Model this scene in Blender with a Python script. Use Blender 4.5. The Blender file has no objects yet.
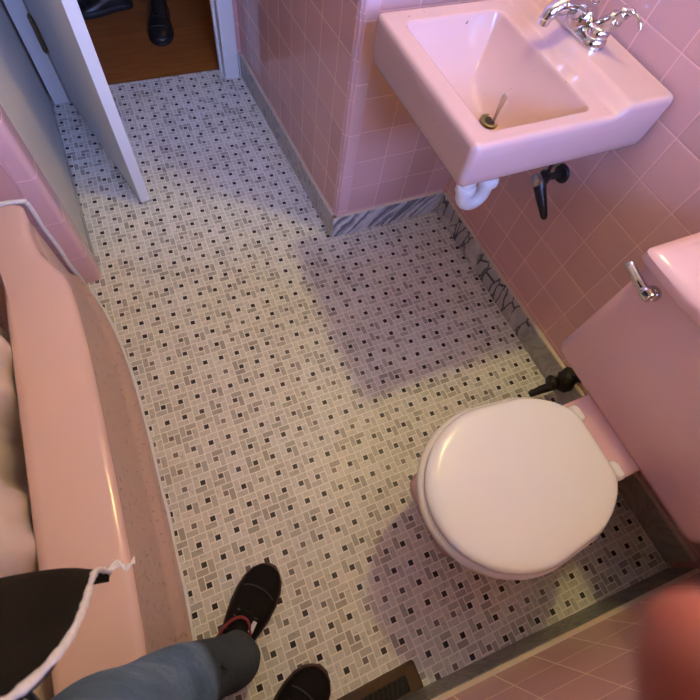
import bpy, bmesh, math, random
from mathutils import Vector, Matrix, noise
random.seed(7)
SC = bpy.context.scene
COL = SC.collection
PI = math.pi
V = Vector

# ------------------------------------------------------------------ node helpers
class NT:
    def __init__(self, name):
        self.m = bpy.data.materials.new(name); self.m.use_nodes = True
        self.t = self.m.node_tree; self.n = self.t.nodes
        self.b = self.n['Principled BSDF']; self.out = self.n['Material Output']
    def new(self, typ, **kw):
        nd = self.n.new(typ)
        for k, v in kw.items(): setattr(nd, k, v)
        return nd
    def put(self, sock, v):
        if isinstance(v, bpy.types.NodeSocket): self.t.links.new(v, sock)
        elif v is not None: sock.default_value = v
    def math(self, op, a, b=None, c=None, clamp=False):
        nd = self.new('ShaderNodeMath', operation=op, use_clamp=clamp)
        self.put(nd.inputs[0], a)
        if b is not None: self.put(nd.inputs[1], b)
        if c is not None: self.put(nd.inputs[2], c)
        return nd.outputs[0]
    def pos(self):
        return self.new('ShaderNodeNewGeometry').outputs['Position']
    def xyz(self, v):
        s = self.new('ShaderNodeSeparateXYZ'); self.put(s.inputs[0], v); return s.outputs
    def comb(self, x, y, z):
        s = self.new('ShaderNodeCombineXYZ')
        for i, q in enumerate((x, y, z)): self.put(s.inputs[i], q)
        return s.outputs[0]
    def mapv(self, vec, scale=(1, 1, 1), rot=(0, 0, 0), loc=(0, 0, 0)):
        nd = self.new('ShaderNodeMapping'); self.put(nd.inputs[0], vec)
        nd.inputs['Scale'].default_value = scale; nd.inputs['Rotation'].default_value = rot; nd.inputs['Location'].default_value = loc
        return nd.outputs[0]
    def noise(self, vec, scale, detail=4, rough=.55, dist=0):
        nd = self.new('ShaderNodeTexNoise'); self.put(nd.inputs['Vector'], vec)
        nd.inputs['Scale'].default_value = scale; nd.inputs['Detail'].default_value = detail
        nd.inputs['Roughness'].default_value = rough; nd.inputs['Distortion'].default_value = dist
        return nd.outputs['Fac'], nd.outputs['Color']
    def white(self, vec):
        nd = self.new('ShaderNodeTexWhiteNoise', noise_dimensions='3D'); self.put(nd.inputs['Vector'], vec)
        return nd.outputs['Value']
    def ramp(self, fac, stops, interp='LINEAR'):
        nd = self.new('ShaderNodeValToRGB'); self.put(nd.inputs[0], fac); cr = nd.color_ramp; cr.interpolation = interp
        while len(cr.elements) < len(stops): cr.elements.new(0.5)
        for e, (p, c) in zip(cr.elements, stops):
            e.position = p; e.color = (c[0], c[1], c[2], 1) if len(c) == 3 else c
        return nd.outputs[0]
    def mix(self, fac, a, b, mode='MIX'):
        nd = self.new('ShaderNodeMix', data_type='RGBA', blend_type=mode)
        self.put(nd.inputs[0], fac)
        self.put(nd.inputs[6], (*a, 1) if isinstance(a, tuple) and len(a) == 3 else a)
        self.put(nd.inputs[7], (*b, 1) if isinstance(b, tuple) and len(b) == 3 else b)
        return nd.outputs[2]
    def bump(self, h, strength=.3, dist=.002):
        nd = self.new('ShaderNodeBump'); self.put(nd.inputs['Height'], h)
        nd.inputs['Strength'].default_value = strength; nd.inputs['Distance'].default_value = dist
        self.t.links.new(nd.outputs[0], self.b.inputs['Normal'])
    def set(self, col=None, rough=None, metal=None, **kw):
        if col is not None: self.put(self.b.inputs['Base Color'], (*col, 1) if isinstance(col, tuple) and len(col) == 3 else col)
        if rough is not None: self.put(self.b.inputs['Roughness'], rough)
        if metal is not None: self.put(self.b.inputs['Metallic'], metal)
        for k, v in kw.items(): self.put(self.b.inputs[k], v)
        return self.m

def hexc(r, g, b):
    f = lambda c: (c/255/12.92) if c/255 <= .04045 else ((c/255+.055)/1.055)**2.4
    return (f(r), f(g), f(b))

def simple(name, col, rough=.5, metal=0, var=.08, scale=30, bump=0, bscale=200, **kw):
    t = NT(name); p = t.pos()
    f, _ = t.noise(p, scale, 3)
    c = t.mix(f, tuple(x*(1-var) for x in col), tuple(min(1, x*(1+var)) for x in col))
    if bump:
        g, _ = t.noise(p, bscale, 3); t.bump(g, bump, .002)
    return t.set(c, rough, metal, **kw)

# ------------------------------------------------------------------ materials
def mosaic():
    t = NT('mosaic_floor'); x, y, z = t.xyz(t.pos())
    P = .051
    U = t.math('ADD', t.math('DIVIDE', x, P), .5); W = t.math('ADD', t.math('DIVIDE', t.math('MULTIPLY', y, -1), P), .5)
    fu = t.math('FRACT', U); fv = t.math('FRACT', W); iu = t.math('FLOOR', U); iv = t.math('FLOOR', W)
    A, B = .338, .662
    lt = lambda a, b: t.math('LESS_THAN', a, b); gt = lambda a, b: t.math('GREATER_THAN', a, b)
    AND = lambda a, b: t.math('MULTIPLY', a, b)
    L = AND(lt(fu, A), lt(fv, B)); Bo = AND(gt(fv, B), lt(fu, B)); Rr = AND(gt(fu, B), gt(fv, A)); T = AND(lt(fv, A), gt(fu, A))
    idn = t.math('ADD', t.math('ADD', L, t.math('MULTIPLY', Bo, 2)), t.math('ADD', t.math('MULTIPLY', Rr, 3), t.math('MULTIPLY', T, 4)))
    rect = t.math('MINIMUM', idn, 1)
    rnd = t.white(t.comb(iu, iv, t.math('MULTIPLY', idn, 3.7)))
    rnd2 = t.white(t.comb(iv, iu, t.math('ADD', t.math('MULTIPLY', idn, 1.3), 9)))
    # grout distance
    def line(f, c, act):
        d = t.math('ABSOLUTE', t.math('SUBTRACT', f, c))
        return t.math('ADD', d, t.math('MULTIPLY', t.math('SUBTRACT', 1, act), 10))
    g = 0.022
    ds = [line(fu, A, lt(fv, B)), line(fu, B, gt(fv, A)), line(fv, A, gt(fu, A)), line(fv, B, lt(fu, B))]
    d = ds[0]
    for q in ds[1:]: d = t.math('MINIMUM', d, q)
    for f in (fu, fv):
        d = t.math('MINIMUM', d, t.math('MINIMUM', f, t.math('SUBTRACT', 1, f)))
    gm = t.math('SUBTRACT', 1, t.math('MULTIPLY', t.math('SUBTRACT', d, g*.75), 1/(g*.9), clamp=True), clamp=True)
    n1, _ = t.noise(t.pos(), 70, 4, .6, .6)
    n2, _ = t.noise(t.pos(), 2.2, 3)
    rc = t.ramp(rnd, [(0, (.40, .365, .315)), (.12, (.50, .465, .405)), (.3, (.63, .60, .53)), (.6, (.70, .67, .595)), (1, (.77, .74, .67))])
    rc = t.mix(t.math('MULTIPLY', t.math('GREATER_THAN', n1, .60), .35), rc, (.22, .20, .18))
    rc = t.mix(n1, t.mix(.18, rc, (0, 0, 0)), rc)
    dc = t.ramp(rnd2, [(0, (.018, .014, .015)), (.5, (.028, .022, .022)), (.68, (.06, .05, .045)), (.8, (.15, .125, .11)), (1, (.22, .19, .165))])
    c = t.mix(rect, dc, rc)
    c = t.mix(gm, c, (.90, .86, .78))
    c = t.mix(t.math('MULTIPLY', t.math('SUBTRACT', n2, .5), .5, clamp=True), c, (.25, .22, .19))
    h = t.math('SUBTRACT', 1, gm); t.bump(h, .25, .0008)
    return t.set(c, .42, **{'Specular IOR Level': .35})

def tiles(name, axis, off_u, off_z, base, pitch=.108, only_z=False, grout=None, gw=.0013, rough=.1):
    t = NT(name); o = t.xyz(t.pos()); u = o[axis]; z = o[2]
    def cell(v, off, p):
        w = t.math('DIVIDE', t.math('SUBTRACT', v, off), p)
        fr = t.math('FRACT', w); d = t.math('MINIMUM', fr, t.math('SUBTRACT', 1, fr))
        return t.math('FLOOR', w), t.math('MULTIPLY', d, p)
    if only_z:
        iz, dz = cell(z, off_z, pitch); iu = 0.0; d = dz
    else:
        iu, du = cell(u, off_u, pitch); iz, dz = cell(z, off_z, pitch); d = t.math('MINIMUM', du, dz)
    gm = t.math('SUBTRACT', 1, t.math('MULTIPLY', t.math('SUBTRACT', d, gw*.6), 1/(gw*.8), clamp=True), clamp=True)
    r = t.white(t.comb(iu, iz, 2.0))
    f, _ = t.noise(t.pos(), 5, 3)
    c = t.mix(r, tuple(x*.94 for x in base), tuple(x*1.06 for x in base))
    c = t.mix(t.math('MULTIPLY', f, .25), c, tuple(x*.8 for x in base))
    gcol = grout or tuple(min(1, x*1.25+.05) for x in base)
    c = t.mix(t.math('MULTIPLY', gm, .8), c, gcol)
    # cushioned tile edge
    e = t.math('MULTIPLY', d, 1/.006, clamp=True)
    wv, _ = t.noise(t.pos(), 9, 2)
    hh = t.math('ADD', t.math('POWER', e, .5), t.math('MULTIPLY', wv, .35)); t.bump(hh, .5, .0012)
    return t.set(c, t.math('ADD', rough, t.math('MULTIPLY', gm, .5)), **{'Coat Weight': .0})

def marble(name, base, vein, scale=14, amount=.6, web=False, rot=(0, 0, 0), wave=False, rough=.3):
    t = NT(name); p = t.pos()
    f, c3 = t.noise(p, scale*.6, 5, .6)
    c = t.mix(f, tuple(x*.72 for x in base), tuple(min(1, x*1.2) for x in base))
    warp = t.new('ShaderNodeVectorMath', operation='MULTIPLY_ADD')
    t.put(warp.inputs[0], c3); warp.inputs[1].default_value = (.05,)*3; t.put(warp.inputs[2], p)
    if web:
        vo = t.new('ShaderNodeTexVoronoi', feature='DISTANCE_TO_EDGE'); t.put(vo.inputs['Vector'], t.mapv(warp.outputs[0], (1, 1.15, .36), rot)); vo.inputs['Scale'].default_value = scale*2.2
        m = t.math('SUBTRACT', 1.35, t.math('MULTIPLY', vo.outputs['Distance'], 12, clamp=True), clamp=True)
        k, _ = t.noise(p, 9, 2)
        m = t.math('MULTIPLY', m, t.math('MULTIPLY', t.math('SUBTRACT', k, .36), 9, clamp=True))
    elif wave:
        n, _ = t.noise(t.mapv(t.mapv(warp.outputs[0], (1, 1, 1), rot), (1.6, 1, .16)), scale*1.5, 4, .6, .5)
        m = t.math('MULTIPLY', t.math('SUBTRACT', n, .47), 9, clamp=True)
    else:
        n, _ = t.noise(warp.outputs[0], scale, 5, .6, 1.2)
        m = t.math('SUBTRACT', 1, t.math('MULTIPLY', t.math('ABSOLUTE', t.math('SUBTRACT', n, .5)), 22, clamp=True), clamp=True)
    c = t.mix(t.math('MULTIPLY', m, amount), c, vein)
    return t.set(c, rough)

PINK_W = (.63, .365, .35)
PINK_C = (.52, .335, .31)
M = {}
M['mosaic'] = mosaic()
M['tile_right'] = tiles('pink_tile_right', 1, .034, .010, PINK_W)
M['tile_back'] = tiles('pink_tile_alcove', 0, .034, 0.0, PINK_W)
M['tile_part'] = tiles('pink_tile_partition', 1, .047, 0.0, PINK_W, grout=(.78, .55, .46))
M['tile_near'] = tiles('pink_tile_near', 0, .034, -.008, PINK_W, grout=(.78, .55, .46))
M['tile_tub'] = tiles('pink_tile_tub', 0, -.343, .06, PINK_W)
M['bull'] = tiles('pink_bullnose', 0, 0, -.036, (.67, .42, .43), pitch=.155, only_z=True)
M['bull2'] = tiles('pink_bullnose_tub', 0, 0, -.03, (.67, .42, .43), pitch=.155, only_z=True)
M['marble_part'] = marble('marble_grey', (.50, .48, .46), (.10, .09, .09), 10, .6)
M['marble_face'] = marble('marble_blue_vein', (.68, .69, .72), (.07, .085, .13), 16, .85, wave=True, rot=(0, -.75, 0))
M['marble_web'] = marble('marble_black_web', (.64, .62, .60), (.02, .02, .03), 11, .95, web=True)
M['marble_plain'] = marble('marble_plain', (.42, .40, .37), (.13, .12, .12), 7, .4)
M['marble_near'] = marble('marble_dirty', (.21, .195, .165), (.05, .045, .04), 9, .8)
M['capgrout'] = simple('cap_grout', (.62, .50, .42), .6)
M['caulk'] = simple('caulk', (.80, .78, .78), .5, var=.12, scale=60)
M['plaster'] = simple('cream_paint', (.62, .58, .52), .55, var=.04, scale=8, bump=.08, bscale=60)
M['paint'] = simple('white_paint', (.70, .71, .72), .4, var=.04, scale=12, bump=.05, bscale=50)
M['ceiling'] = simple('ceiling_paint', (.75, .74, .72), .8)
def porcelain(name, base, speck=False, rough=.12):
    t = NT(name); p = t.pos()
    f, _ = t.noise(p, 6, 3); c = t.mix(f, tuple(x*.94 for x in base), tuple(min(1, x*1.05) for x in base))
    if speck:
        s, _ = t.noise(p, 62, 2, .5); k = t.math('MULTIPLY', t.math('SUBTRACT', s, .735), 25, clamp=True)
        c = t.mix(t.math('MULTIPLY', k, .8), c, (.12, .06, .05))
    n, _ = t.noise(p, 14, 2); t.bump(n, .05, .002)
    return t.set(c, rough)
M['sink'] = porcelain('pink_porcelain_sink', PINK_C, True)
M['toilet'] = porcelain('pink_porcelain_toilet', (.70, .44, .44))
def tub_mat():
    t = NT('pink_enamel_tub'); p = t.pos(); x, y, z = t.xyz(p)
    f, _ = t.noise(p, 5, 3); c = t.mix(f, (.68, .46, .40), (.74, .50, .44))
    # grime freckles on the apron (below the rim)
    s, _ = t.noise(t.mapv(p, (1, 1, .7)), 75, 2, .5)
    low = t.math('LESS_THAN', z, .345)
    k = t.math('MULTIPLY', t.math('MULTIPLY', t.math('SUBTRACT', s, .60), 9, clamp=True), low)
    c = t.mix(t.math('MULTIPLY', k, .7), c, (.20, .10, .09))
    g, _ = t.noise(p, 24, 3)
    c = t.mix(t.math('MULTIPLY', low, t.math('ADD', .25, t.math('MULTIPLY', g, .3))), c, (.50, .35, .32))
    n, _ = t.noise(p, 90, 2); t.bump(t.math('MULTIPLY', n, low), .25, .002)
    return t.set(c, t.math('ADD', .16, t.math('MULTIPLY', low, .25)))
M['tub'] = tub_mat()
M['seat'] = simple('white_seat_plastic', (.80, .775, .74), .22, var=.02, scale=5)
M['seat_ring'] = simple('white_seat_ring', (.76, .72, .66), .3, var=.05, scale=9)
M['chrome'] = simple('chrome', (.60, .60, .62), .09, 1, var=.15, scale=60)
M['chrome_dull'] = simple('dull_chrome', (.42, .40, .39), .3, 1, var=.35, scale=80)
M['drainmetal'] = simple('tarnished_drain', (.17, .125, .06), .45, .25, var=.4, scale=120)
M['black'] = simple('black_void', (.008, .007, .007), .7)
M['pvc'] = simple('white_pvc', (.80, .80, .82), .35, var=.06, scale=50)
M['darkpipe'] = simple('dark_oxidised_metal', (.035, .032, .035), .35, .6, var=.5, scale=90, bump=.2)
M['gunk'] = simple('black_grimy_metal', (.022, .019, .015), .55, .3, var=.6, scale=60, bump=.8, bscale=120)
M['stick'] = simple('amber_plastic', (.55, .38, .24), .2, var=.15, scale=70, **{'Transmission Weight': .35})
M['vent'] = simple('brown_metal', (.085, .047, .024), .45, .3, var=.35, scale=40)
M['slat'] = simple('dark_brown_metal', (.03, .018, .011), .5, .3, var=.3, scale=40)
def wood():
    t = NT('hall_oak_floor'); p = t.pos(); x, y, z = t.xyz(p)
    w = t.math('DIVIDE', y, .057); i = t.math('FLOOR', w); fr = t.math('FRACT', w)
    d = t.math('MINIMUM', fr, t.math('SUBTRACT', 1, fr)); gm = t.math('LESS_THAN', d, .012)
    r = t.white(t.comb(i, 3.0, t.math('FLOOR', t.math('ADD', t.math('MULTIPLY', x, 1.6), t.math('MULTIPLY', i, .37)))))
    n, _ = t.noise(t.mapv(p, (3, 40, 1)), 2.5, 5, .6, .6)
    c = t.ramp(n, [(.25, (.21, .065, .012)), (.5, (.30, .10, .02)), (.75, (.40, .14, .03))])
    c = t.mix(t.math('MULTIPLY', r, .35), c, (.16, .06, .018))
    c = t.mix(t.math('MULTIPLY', gm, .7), c, (.05, .02, .008))
    return t.set(c, .35)
M['wood'] = wood()
M['hallwall'] = simple('hall_wall_paint', (.45, .40, .33), .7)
M['curtain'] = simple('beige_vinyl', (.86, .74, .66), .4, var=.05, scale=6, bump=.15, bscale=14)
M['skin'] = simple('skin', (.30, .088, .063), .45, var=.08, scale=40, **{'Subsurface Weight': .25, 'Subsurface Scale': .02, 'Subsurface Radius': (1, .25, .12)})
M['eye'] = simple('eye_white', (.7, .68, .65), .2)
M['hair'] = simple('dark_hair', (.03, .02, .015), .6, var=.4, scale=120, bump=.6)
def jeans():
    t = NT('blue_denim'); p = t.pos(); x, y, z = t.xyz(p)
    f, _ = t.noise(p, 9, 4, .6); g, _ = t.noise(t.mapv(p, (1, 1, .4)), 260, 2)
    c = t.ramp(f, [(.25, (.035, .075, .14)), (.5, (.085, .16, .28)), (.75, (.22, .31, .44))])
    cuff = t.math('MULTIPLY', t.math('SUBTRACT', .44, z), 14, clamp=True)      # lower legs darker towards the hem
    c = t.mix(t.math('MULTIPLY', cuff, .9), c, (.012, .022, .025))
    c = t.mix(t.math('MULTIPLY', t.math('SUBTRACT', g, .3), .5, clamp=True), c, (.02, .03, .05))
    t.bump(t.math('ADD', f, t.math('MULTIPLY', g, .1)), .5, .012)
    return t.set(c, .85)
M['jeans'] = jeans()
M['stitch'] = simple('stitch_grey', (.20, .22, .22), .8)
M['darkcloth'] = simple('dark_cloth', (.016, .015, .016), .85, var=.4, scale=15, bump=.4, bscale=25, **{'Specular IOR Level': .12})
M['jacket'] = simple('black_knit', (.011, .009, .007), .95, var=.35, scale=25, bump=.5, bscale=60, **{'Specular IOR Level': .1})
M['fleece'] = simple('white_fleece', (.72, .68, .66), .95, var=.25, scale=180, bump=1, bscale=300)
M['thread'] = simple('white_thread', (.8, .76, .74), .9)
M['shoe'] = simple('black_suede', (.008, .006, .006), .75, var=.5, scale=60, bump=.5, bscale=220, **{'Specular IOR Level': .12})
M['shoe2'] = simple('black_leather', (.010, .009, .009), .38, var=.3, scale=40)
M['sole'] = simple('dark_maroon_rubber', (.05, .014, .014), .6, var=.4, scale=60)
M['sole_black'] = simple('black_rubber', (.012, .011, .011), .6)
M['red'] = simple('red_lining', (.20, .02, .025), .7, var=.3, scale=80)
M['white'] = simple('white_tag', (.75, .75, .77), .6)
M['lace'] = simple('black_lace', (.05, .045, .047), .8, var=.3, scale=120)

# ------------------------------------------------------------------ object helpers
def world_loc(o):
    l = V(o.location)
    while o.parent: o = o.parent; l += o.location
    return l
def link_mesh(name, me, mats, parent=None):
    o = bpy.data.objects.new(name, me); COL.objects.link(o)
    for m in (mats if isinstance(mats, (list, tuple)) else [mats]): me.materials.append(m)
    xs = [v.co for v in me.vertices]
    lo = V([min(c[i] for c in xs) for i in range(3)]); hi = V([max(c[i] for c in xs) for i in range(3)])
    base = V(((lo.x+hi.x)/2, (lo.y+hi.y)/2, lo.z))
    me.transform(Matrix.Translation(-base))
    if parent: o.parent = parent; o.location = base - world_loc(parent)
    else: o.location = base
    return o
def obj(name, bm, mat, parent=None, smooth=True, angle=40):
    bmesh.ops.recalc_face_normals(bm, faces=bm.faces[:])
    me = bpy.data.meshes.new(name); bm.to_mesh(me); bm.free()
    if smooth:
        me.polygons.foreach_set('use_smooth', [True]*len(me.polygons))
        me.set_sharp_from_angle(angle=math.radians(angle))
    return link_mesh(name, me, mat, parent)
def tag(o, label, cat, group=None):
    o['label'] = label; o['category'] = cat
    if group: o['group'] = group
    return o
def thing(name, label, cat, loc, group=None):
    o = bpy.data.objects.new(name, None); COL.objects.link(o); o.location = loc; o.empty_display_size = .05
    return tag(o, label, cat, group)
def struct(name, bm, mat, smooth=False, label=None, angle=40):
    o = obj(name, bm, mat, None, smooth, angle); o['kind'] = 'structure'
    if label: o['label'] = label
    return o
def box(bm, lo, hi, bev=0, seg=2):
    c = [(lo[i]+hi[i])/2 for i in range(3)]; s = [hi[i]-lo[i] for i in range(3)]
    g = bmesh.ops.create_cube(bm, size=1, matrix=Matrix.Translation(c) @ Matrix.Diagonal((*s, 1)))
    if bev:
        es = list({e for v in g['verts'] for e in v.link_edges})
        bmesh.ops.bevel(bm, geom=es, offset=bev, segments=seg, profile=.6, affect='EDGES')
    return bm
def slab(bm, p0, p1, th, z0, z1, bev=0):
    """vertical board from p0 to p1 (xy); th extends to the left of the direction"""
    d = (V(p1)-V(p0)).normalized(); n = V((-d.y, d.x))*th
    pts = [V(p0), V(p1), V(p1)+n, V(p0)+n]
    vb = [bm.verts.new((q.x, q.y, z0)) for q in pts]; vt = [bm.verts.new((q.x, q.y, z1)) for q in pts]
    fs = [bm.faces.new(vb), bm.faces.new(vt)]
    for i in range(4): fs.append(bm.faces.new((vb[i], vb[(i+1) % 4], vt[(i+1) % 4], vt[i])))
    if bev:
        es = list({e for f in fs for e in f.edges}); bmesh.ops.bevel(bm, geom=es, offset=bev, segments=2, profile=.6, affect='EDGES')
    return bm
def loft(bm, loops, cap0=True, cap1=True, closed=True):
    rows = [[bm.verts.new(p) for p in lp] for lp in loops]
    n = len(rows[0])
    for a, b in zip(rows, rows[1:]):
        for i in range(n if closed else n-1):
            j = (i+1) % n; bm.faces.new((a[i], a[j], b[j], b[i]))
    if cap0: bm.faces.new(rows[0])
    if cap1: bm.faces.new(rows[-1])
    return rows
def tube(bm, pts, rad, n=12, cap=True):
    pts = [V(p) for p in pts]; k = len(pts)
    rs = rad if isinstance(rad, (list, tuple)) else [rad]*k
    loops = []; up = None
    for i, p in enumerate(pts):
        d = (pts[min(i+1, k-1)]-pts[max(i-1, 0)]).normalized()
        if up is None: up = d.orthogonal().normalized()
        else: up = (up - d*up.dot(d)).normalized()
        w = d.cross(up); r = rs[i]
        loops.append([p + (up*math.cos(2*PI*a/n)+w*math.sin(2*PI*a/n))*r for a in range(n)])
    loft(bm, loops, cap, cap); return bm
def smooth_path(pts, n=6):
    pts = [V(p) for p in pts]; out = []
    for i in range(len(pts)-1):
        p0 = pts[max(i-1, 0)]; p1 = pts[i]; p2 = pts[i+1]; p3 = pts[min(i+2, len(pts)-1)]
        for s in range(n):
            t = s/n
            out.append(.5*((2*p1)+(p2-p0)*t+(2*p0-5*p1+4*p2-p3)*t*t+(3*p1-p0-3*p2+p3)*t**3))
    out.append(pts[-1]); return out
def lathe(bm, prof, centre, axis=(0, 0, 1), n=24):
    """prof: list of (r, h) along axis"""
    a = V(axis).normalized(); u = a.orthogonal().normalized(); w = a.cross(u); c = V(centre)
    loops = [[c + a*h + (u*math.cos(2*PI*k/n)+w*math.sin(2*PI*k/n))*max(r, 1e-4) for k in range(n)] for r, h in prof]
    loft(bm, loops); return bm
NB = bmesh.new
def rrect(x0, x1, y0, y1, r, n=6):
    r = min(r, (x1-x0)/2-1e-4, (y1-y0)/2-1e-4); out = []
    for cx, cy, a0 in ((x1-r, y1-r, 0), (x0+r, y1-r, 90), (x0+r, y0+r, 180), (x1-r, y0+r, 270)):
        for k in range(n+1):
            a = math.radians(a0+90*k/n); out.append((cx+r*math.cos(a), cy+r*math.sin(a)))
    return out
def sdbox(x, y, x0, x1, y0, y1, r):
    qx = abs(x-(x0+x1)/2)-(x1-x0)/2+r; qy = abs(y-(y0+y1)/2)-(y1-y0)/2+r
    return math.hypot(max(qx, 0), max(qy, 0))+min(max(qx, qy), 0)-r
def sm(t): t = max(0., min(1., t)); return t*t*(3-2*t)

# ------------------------------------------------------------------ room shell
RX = lambda y: .985 + (.80-y)*.0178          # right wall face
NY = lambda x: -.580 - (x-.28)*.05           # near wall face (tile)
PX = lambda y: .529 - (y-.803)*.042          # partition tile face
H = 2.45
b = NB(); bmesh.ops.create_grid(b, x_segments=1, y_segments=1, size=1, matrix=Matrix.Translation((0, .52, 0)) @ Matrix.Diagonal((1.3, 1.355, 1, 1)))
r = bmesh.ops.extrude_face_region(b, geom=b.faces[:]); bmesh.ops.translate(b, vec=(0, 0, -.08), verts=[v for v in r['geom'] if isinstance(v, bmesh.types.BMVert)])
struct('floor', b, M['mosaic'])
b = NB(); box(b, (-1.8, 1.876, -.08), (2.0, 3.6, .001)); struct('floor_hall', b, M['wood'])
b = NB(); box(b, (-1.3, -.95, H), (1.3, 1.9, H+.08)); struct('ceiling', b, M['ceiling'])
b = NB(); box(b, (-1.8, 1.9, H), (2.0, 3.6, H+.08)); struct('ceiling_hall', b, M['ceiling'])
b = NB(); slab(b, (RX(.95), .95), (RX(-.75), -.75), .12, 0, H); struct('wall_right', b, M['tile_right'])
b = NB(); slab(b, (.534, .815), (1.1, .815), .12, 0, H); struct('wall_alcove', b, M['tile_back'])
b = NB(); slab(b, (PX(1.9), 1.9), (PX(.822), .822), .12, 0, H); struct('wall_partition', b, M['tile_part'])
# near wall with a window opening
WX0, WX1, WZ0, WZ1 = .02, .94, 1.10, 2.10
b = NB()
for xa, xb, za, zb in ((-.06, WX0, 0, H), (WX1, 1.12, 0, H), (WX0, WX1, 0, WZ0), (WX0, WX1, WZ1, H)):
    slab(b, (xa, NY(xa)), (xb, NY(xb)), -.13, za, zb)
struct('wall_near', b, M['tile_near'])
b = NB(); box(b, (-1.25, -.92, 0), (-.28, -.80, H)); struct('wall_tub_near', b, M['tile_near'])
b = NB(); box(b, (-.28, -.95, 0), (-.06, -.83, H)); box(b, (-.06, -.95, 0), (.06, -.692, H)); struct('wall_recess', b, M['plaster'])
b = NB(); box(b, (-1.25, -.92, 0), (-1.13, 1.9, H)); struct('wall_tub_side', b, M['tile_tub'])
# wall at the foot of the tub, with its bullnose end, then the painted wall beyond
b = NB(); box(b, (-1.2, .873, 0), (-.336, .95, H)); struct('wall_tub_end', b, M['tile_tub'])
b = NB()
prof = [(-.341, .95), (-.341, .8715)] + [(-.3065+.0165*math.cos(math.radians(a)), .888+.0165*math.sin(math.radians(a))) for a in range(-90, 1, 15)] + [(-.290, .905), (-.292, .95)]
loft(b, [[(x, y, z) for x, y in prof] for z in (0, H)]); struct('trim_tub', b, M['bull2'], True)
b = NB(); slab(b, (-.296, .905), (-.331, 1.90), .12, 0, H); struct('wall_left', b, M['plaster'])
b = NB(); slab(b, (-.291, .907), (-.325, 1.81), .012, 0, .035, .003); struct('baseboard_left', b, M['marble_plain'])
# bullnose corner of the partition
b = NB(); R = .018
A0 = (PX(.836)-.0012, .836); c0 = V((.5285-.0012+R, .8138+R))
prof = [A0] + [(c0.x+R*math.cos(math.radians(a)), c0.y+R*math.sin(math.radians(a))) for a in range(180, 271, 15)] + [(.574, .8138), (.574, .83), (.545, .842), (.540, .842)]
loft(b, [[(x, y, z) for x, y in prof] for z in (.101, H)]); struct('trim_partition', b, M['bull'], True)
# door wall
b = NB(); box(b, (-.306, 1.812, 0), (-.262, 1.90, H)); box(b, (.410, 1.812, 0), (.62, 1.90, H)); box(b, (-.262, 1.812, 2.03), (.410, 1.90, H))
struct('wall_door', b, M['tile_part'])
def casing(name, x0, x1):
    b = NB(); box(b, (x0, 1.797, 0), (x1, 1.815, 2.09), .004)
    s = -1 if x0 > 0 else 1
    xi = x0 if x0 > 0 else x1
    box(b, (min(xi, xi-s*.016)-.0, 1.806, 0), (max(xi, xi-s*.016), 1.915, 2.03), .002)      # jamb lining
    box(b, (min(xi, xi+s*.011), 1.845, 0), (max(xi, xi+s*.011), 1.872, 2.02), .002)          # door stop
    return struct(name, b, M['paint'])
casing('trim_door_left', -.317, -.258); casing('trim_door_right', .402, .466)
b = NB(); box(b, (-.32, 1.797, 2.03), (.466, 1.815, 2.10), .004); struct('trim_door_head', b, M['paint'])
# hall shell
b = NB(); box(b, (-1.8, 3.5, 0), (2.0, 3.6, H)); struct('wall_hall_far', b, M['hallwall'])
b = NB(); box(b, (-1.9, 1.9, 0), (-1.8, 3.6, H)); struct('wall_hall_left', b, M['hallwall'])
b = NB(); box(b, (2.0, 1.9, 0), (2.1, 3.6, H)); struct('wall_hall_right', b, M['hallwall'])
b = NB(); box(b, (-1.8, 1.901, 0), (-.452, 1.95, H)); box(b, (.622, 1.901, 0), (2.0, 1.95, H)); struct('wall_hall_near', b, M['hallwall'])

# marble baseboards
BH = .099
def board(name, p0, p1, th, mat, cap=.0035, capw=.013):
    b = NB(); slab(b, p0, p1, th, 0, BH, .0025); struct(name, b, mat)
    b = NB(); d = (V(p1)-V(p0)).normalized(); n = V((-d.y, d.x))*(1 if th > 0 else -1)
    slab(b, V(p0)+n*.002, V(p1)+n*.002, (1 if th > 0 else -1)*capw, BH-.001, BH+cap); struct(name.replace('baseboard', 'trim'), b, M['capgrout'])
board('baseboard_partition', (PX(1.80)-.012, 1.797), (PX(.803)-.012, .803), .014, M['marble_part'])
board('baseboard_alcove', (.518, .803), (.975, .803), .014, M['marble_face'])
board('baseboard_right', (RX(.80)-.013, .80), (RX(.19)-.013, .19), .015, M['marble_web'])
board('baseboard_right_plain', (RX(.189)-.013, .189), (RX(-.59)-.013, -.59), .015, M['marble_plain'])
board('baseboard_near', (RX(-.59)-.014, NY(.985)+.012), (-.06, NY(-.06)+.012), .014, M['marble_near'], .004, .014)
b = NB(); box(b, (.468, 1.795, 0), (PX(1.8)-.013, 1.811, BH), .002); struct('baseboard_door', b, M['marble_face'])

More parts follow.
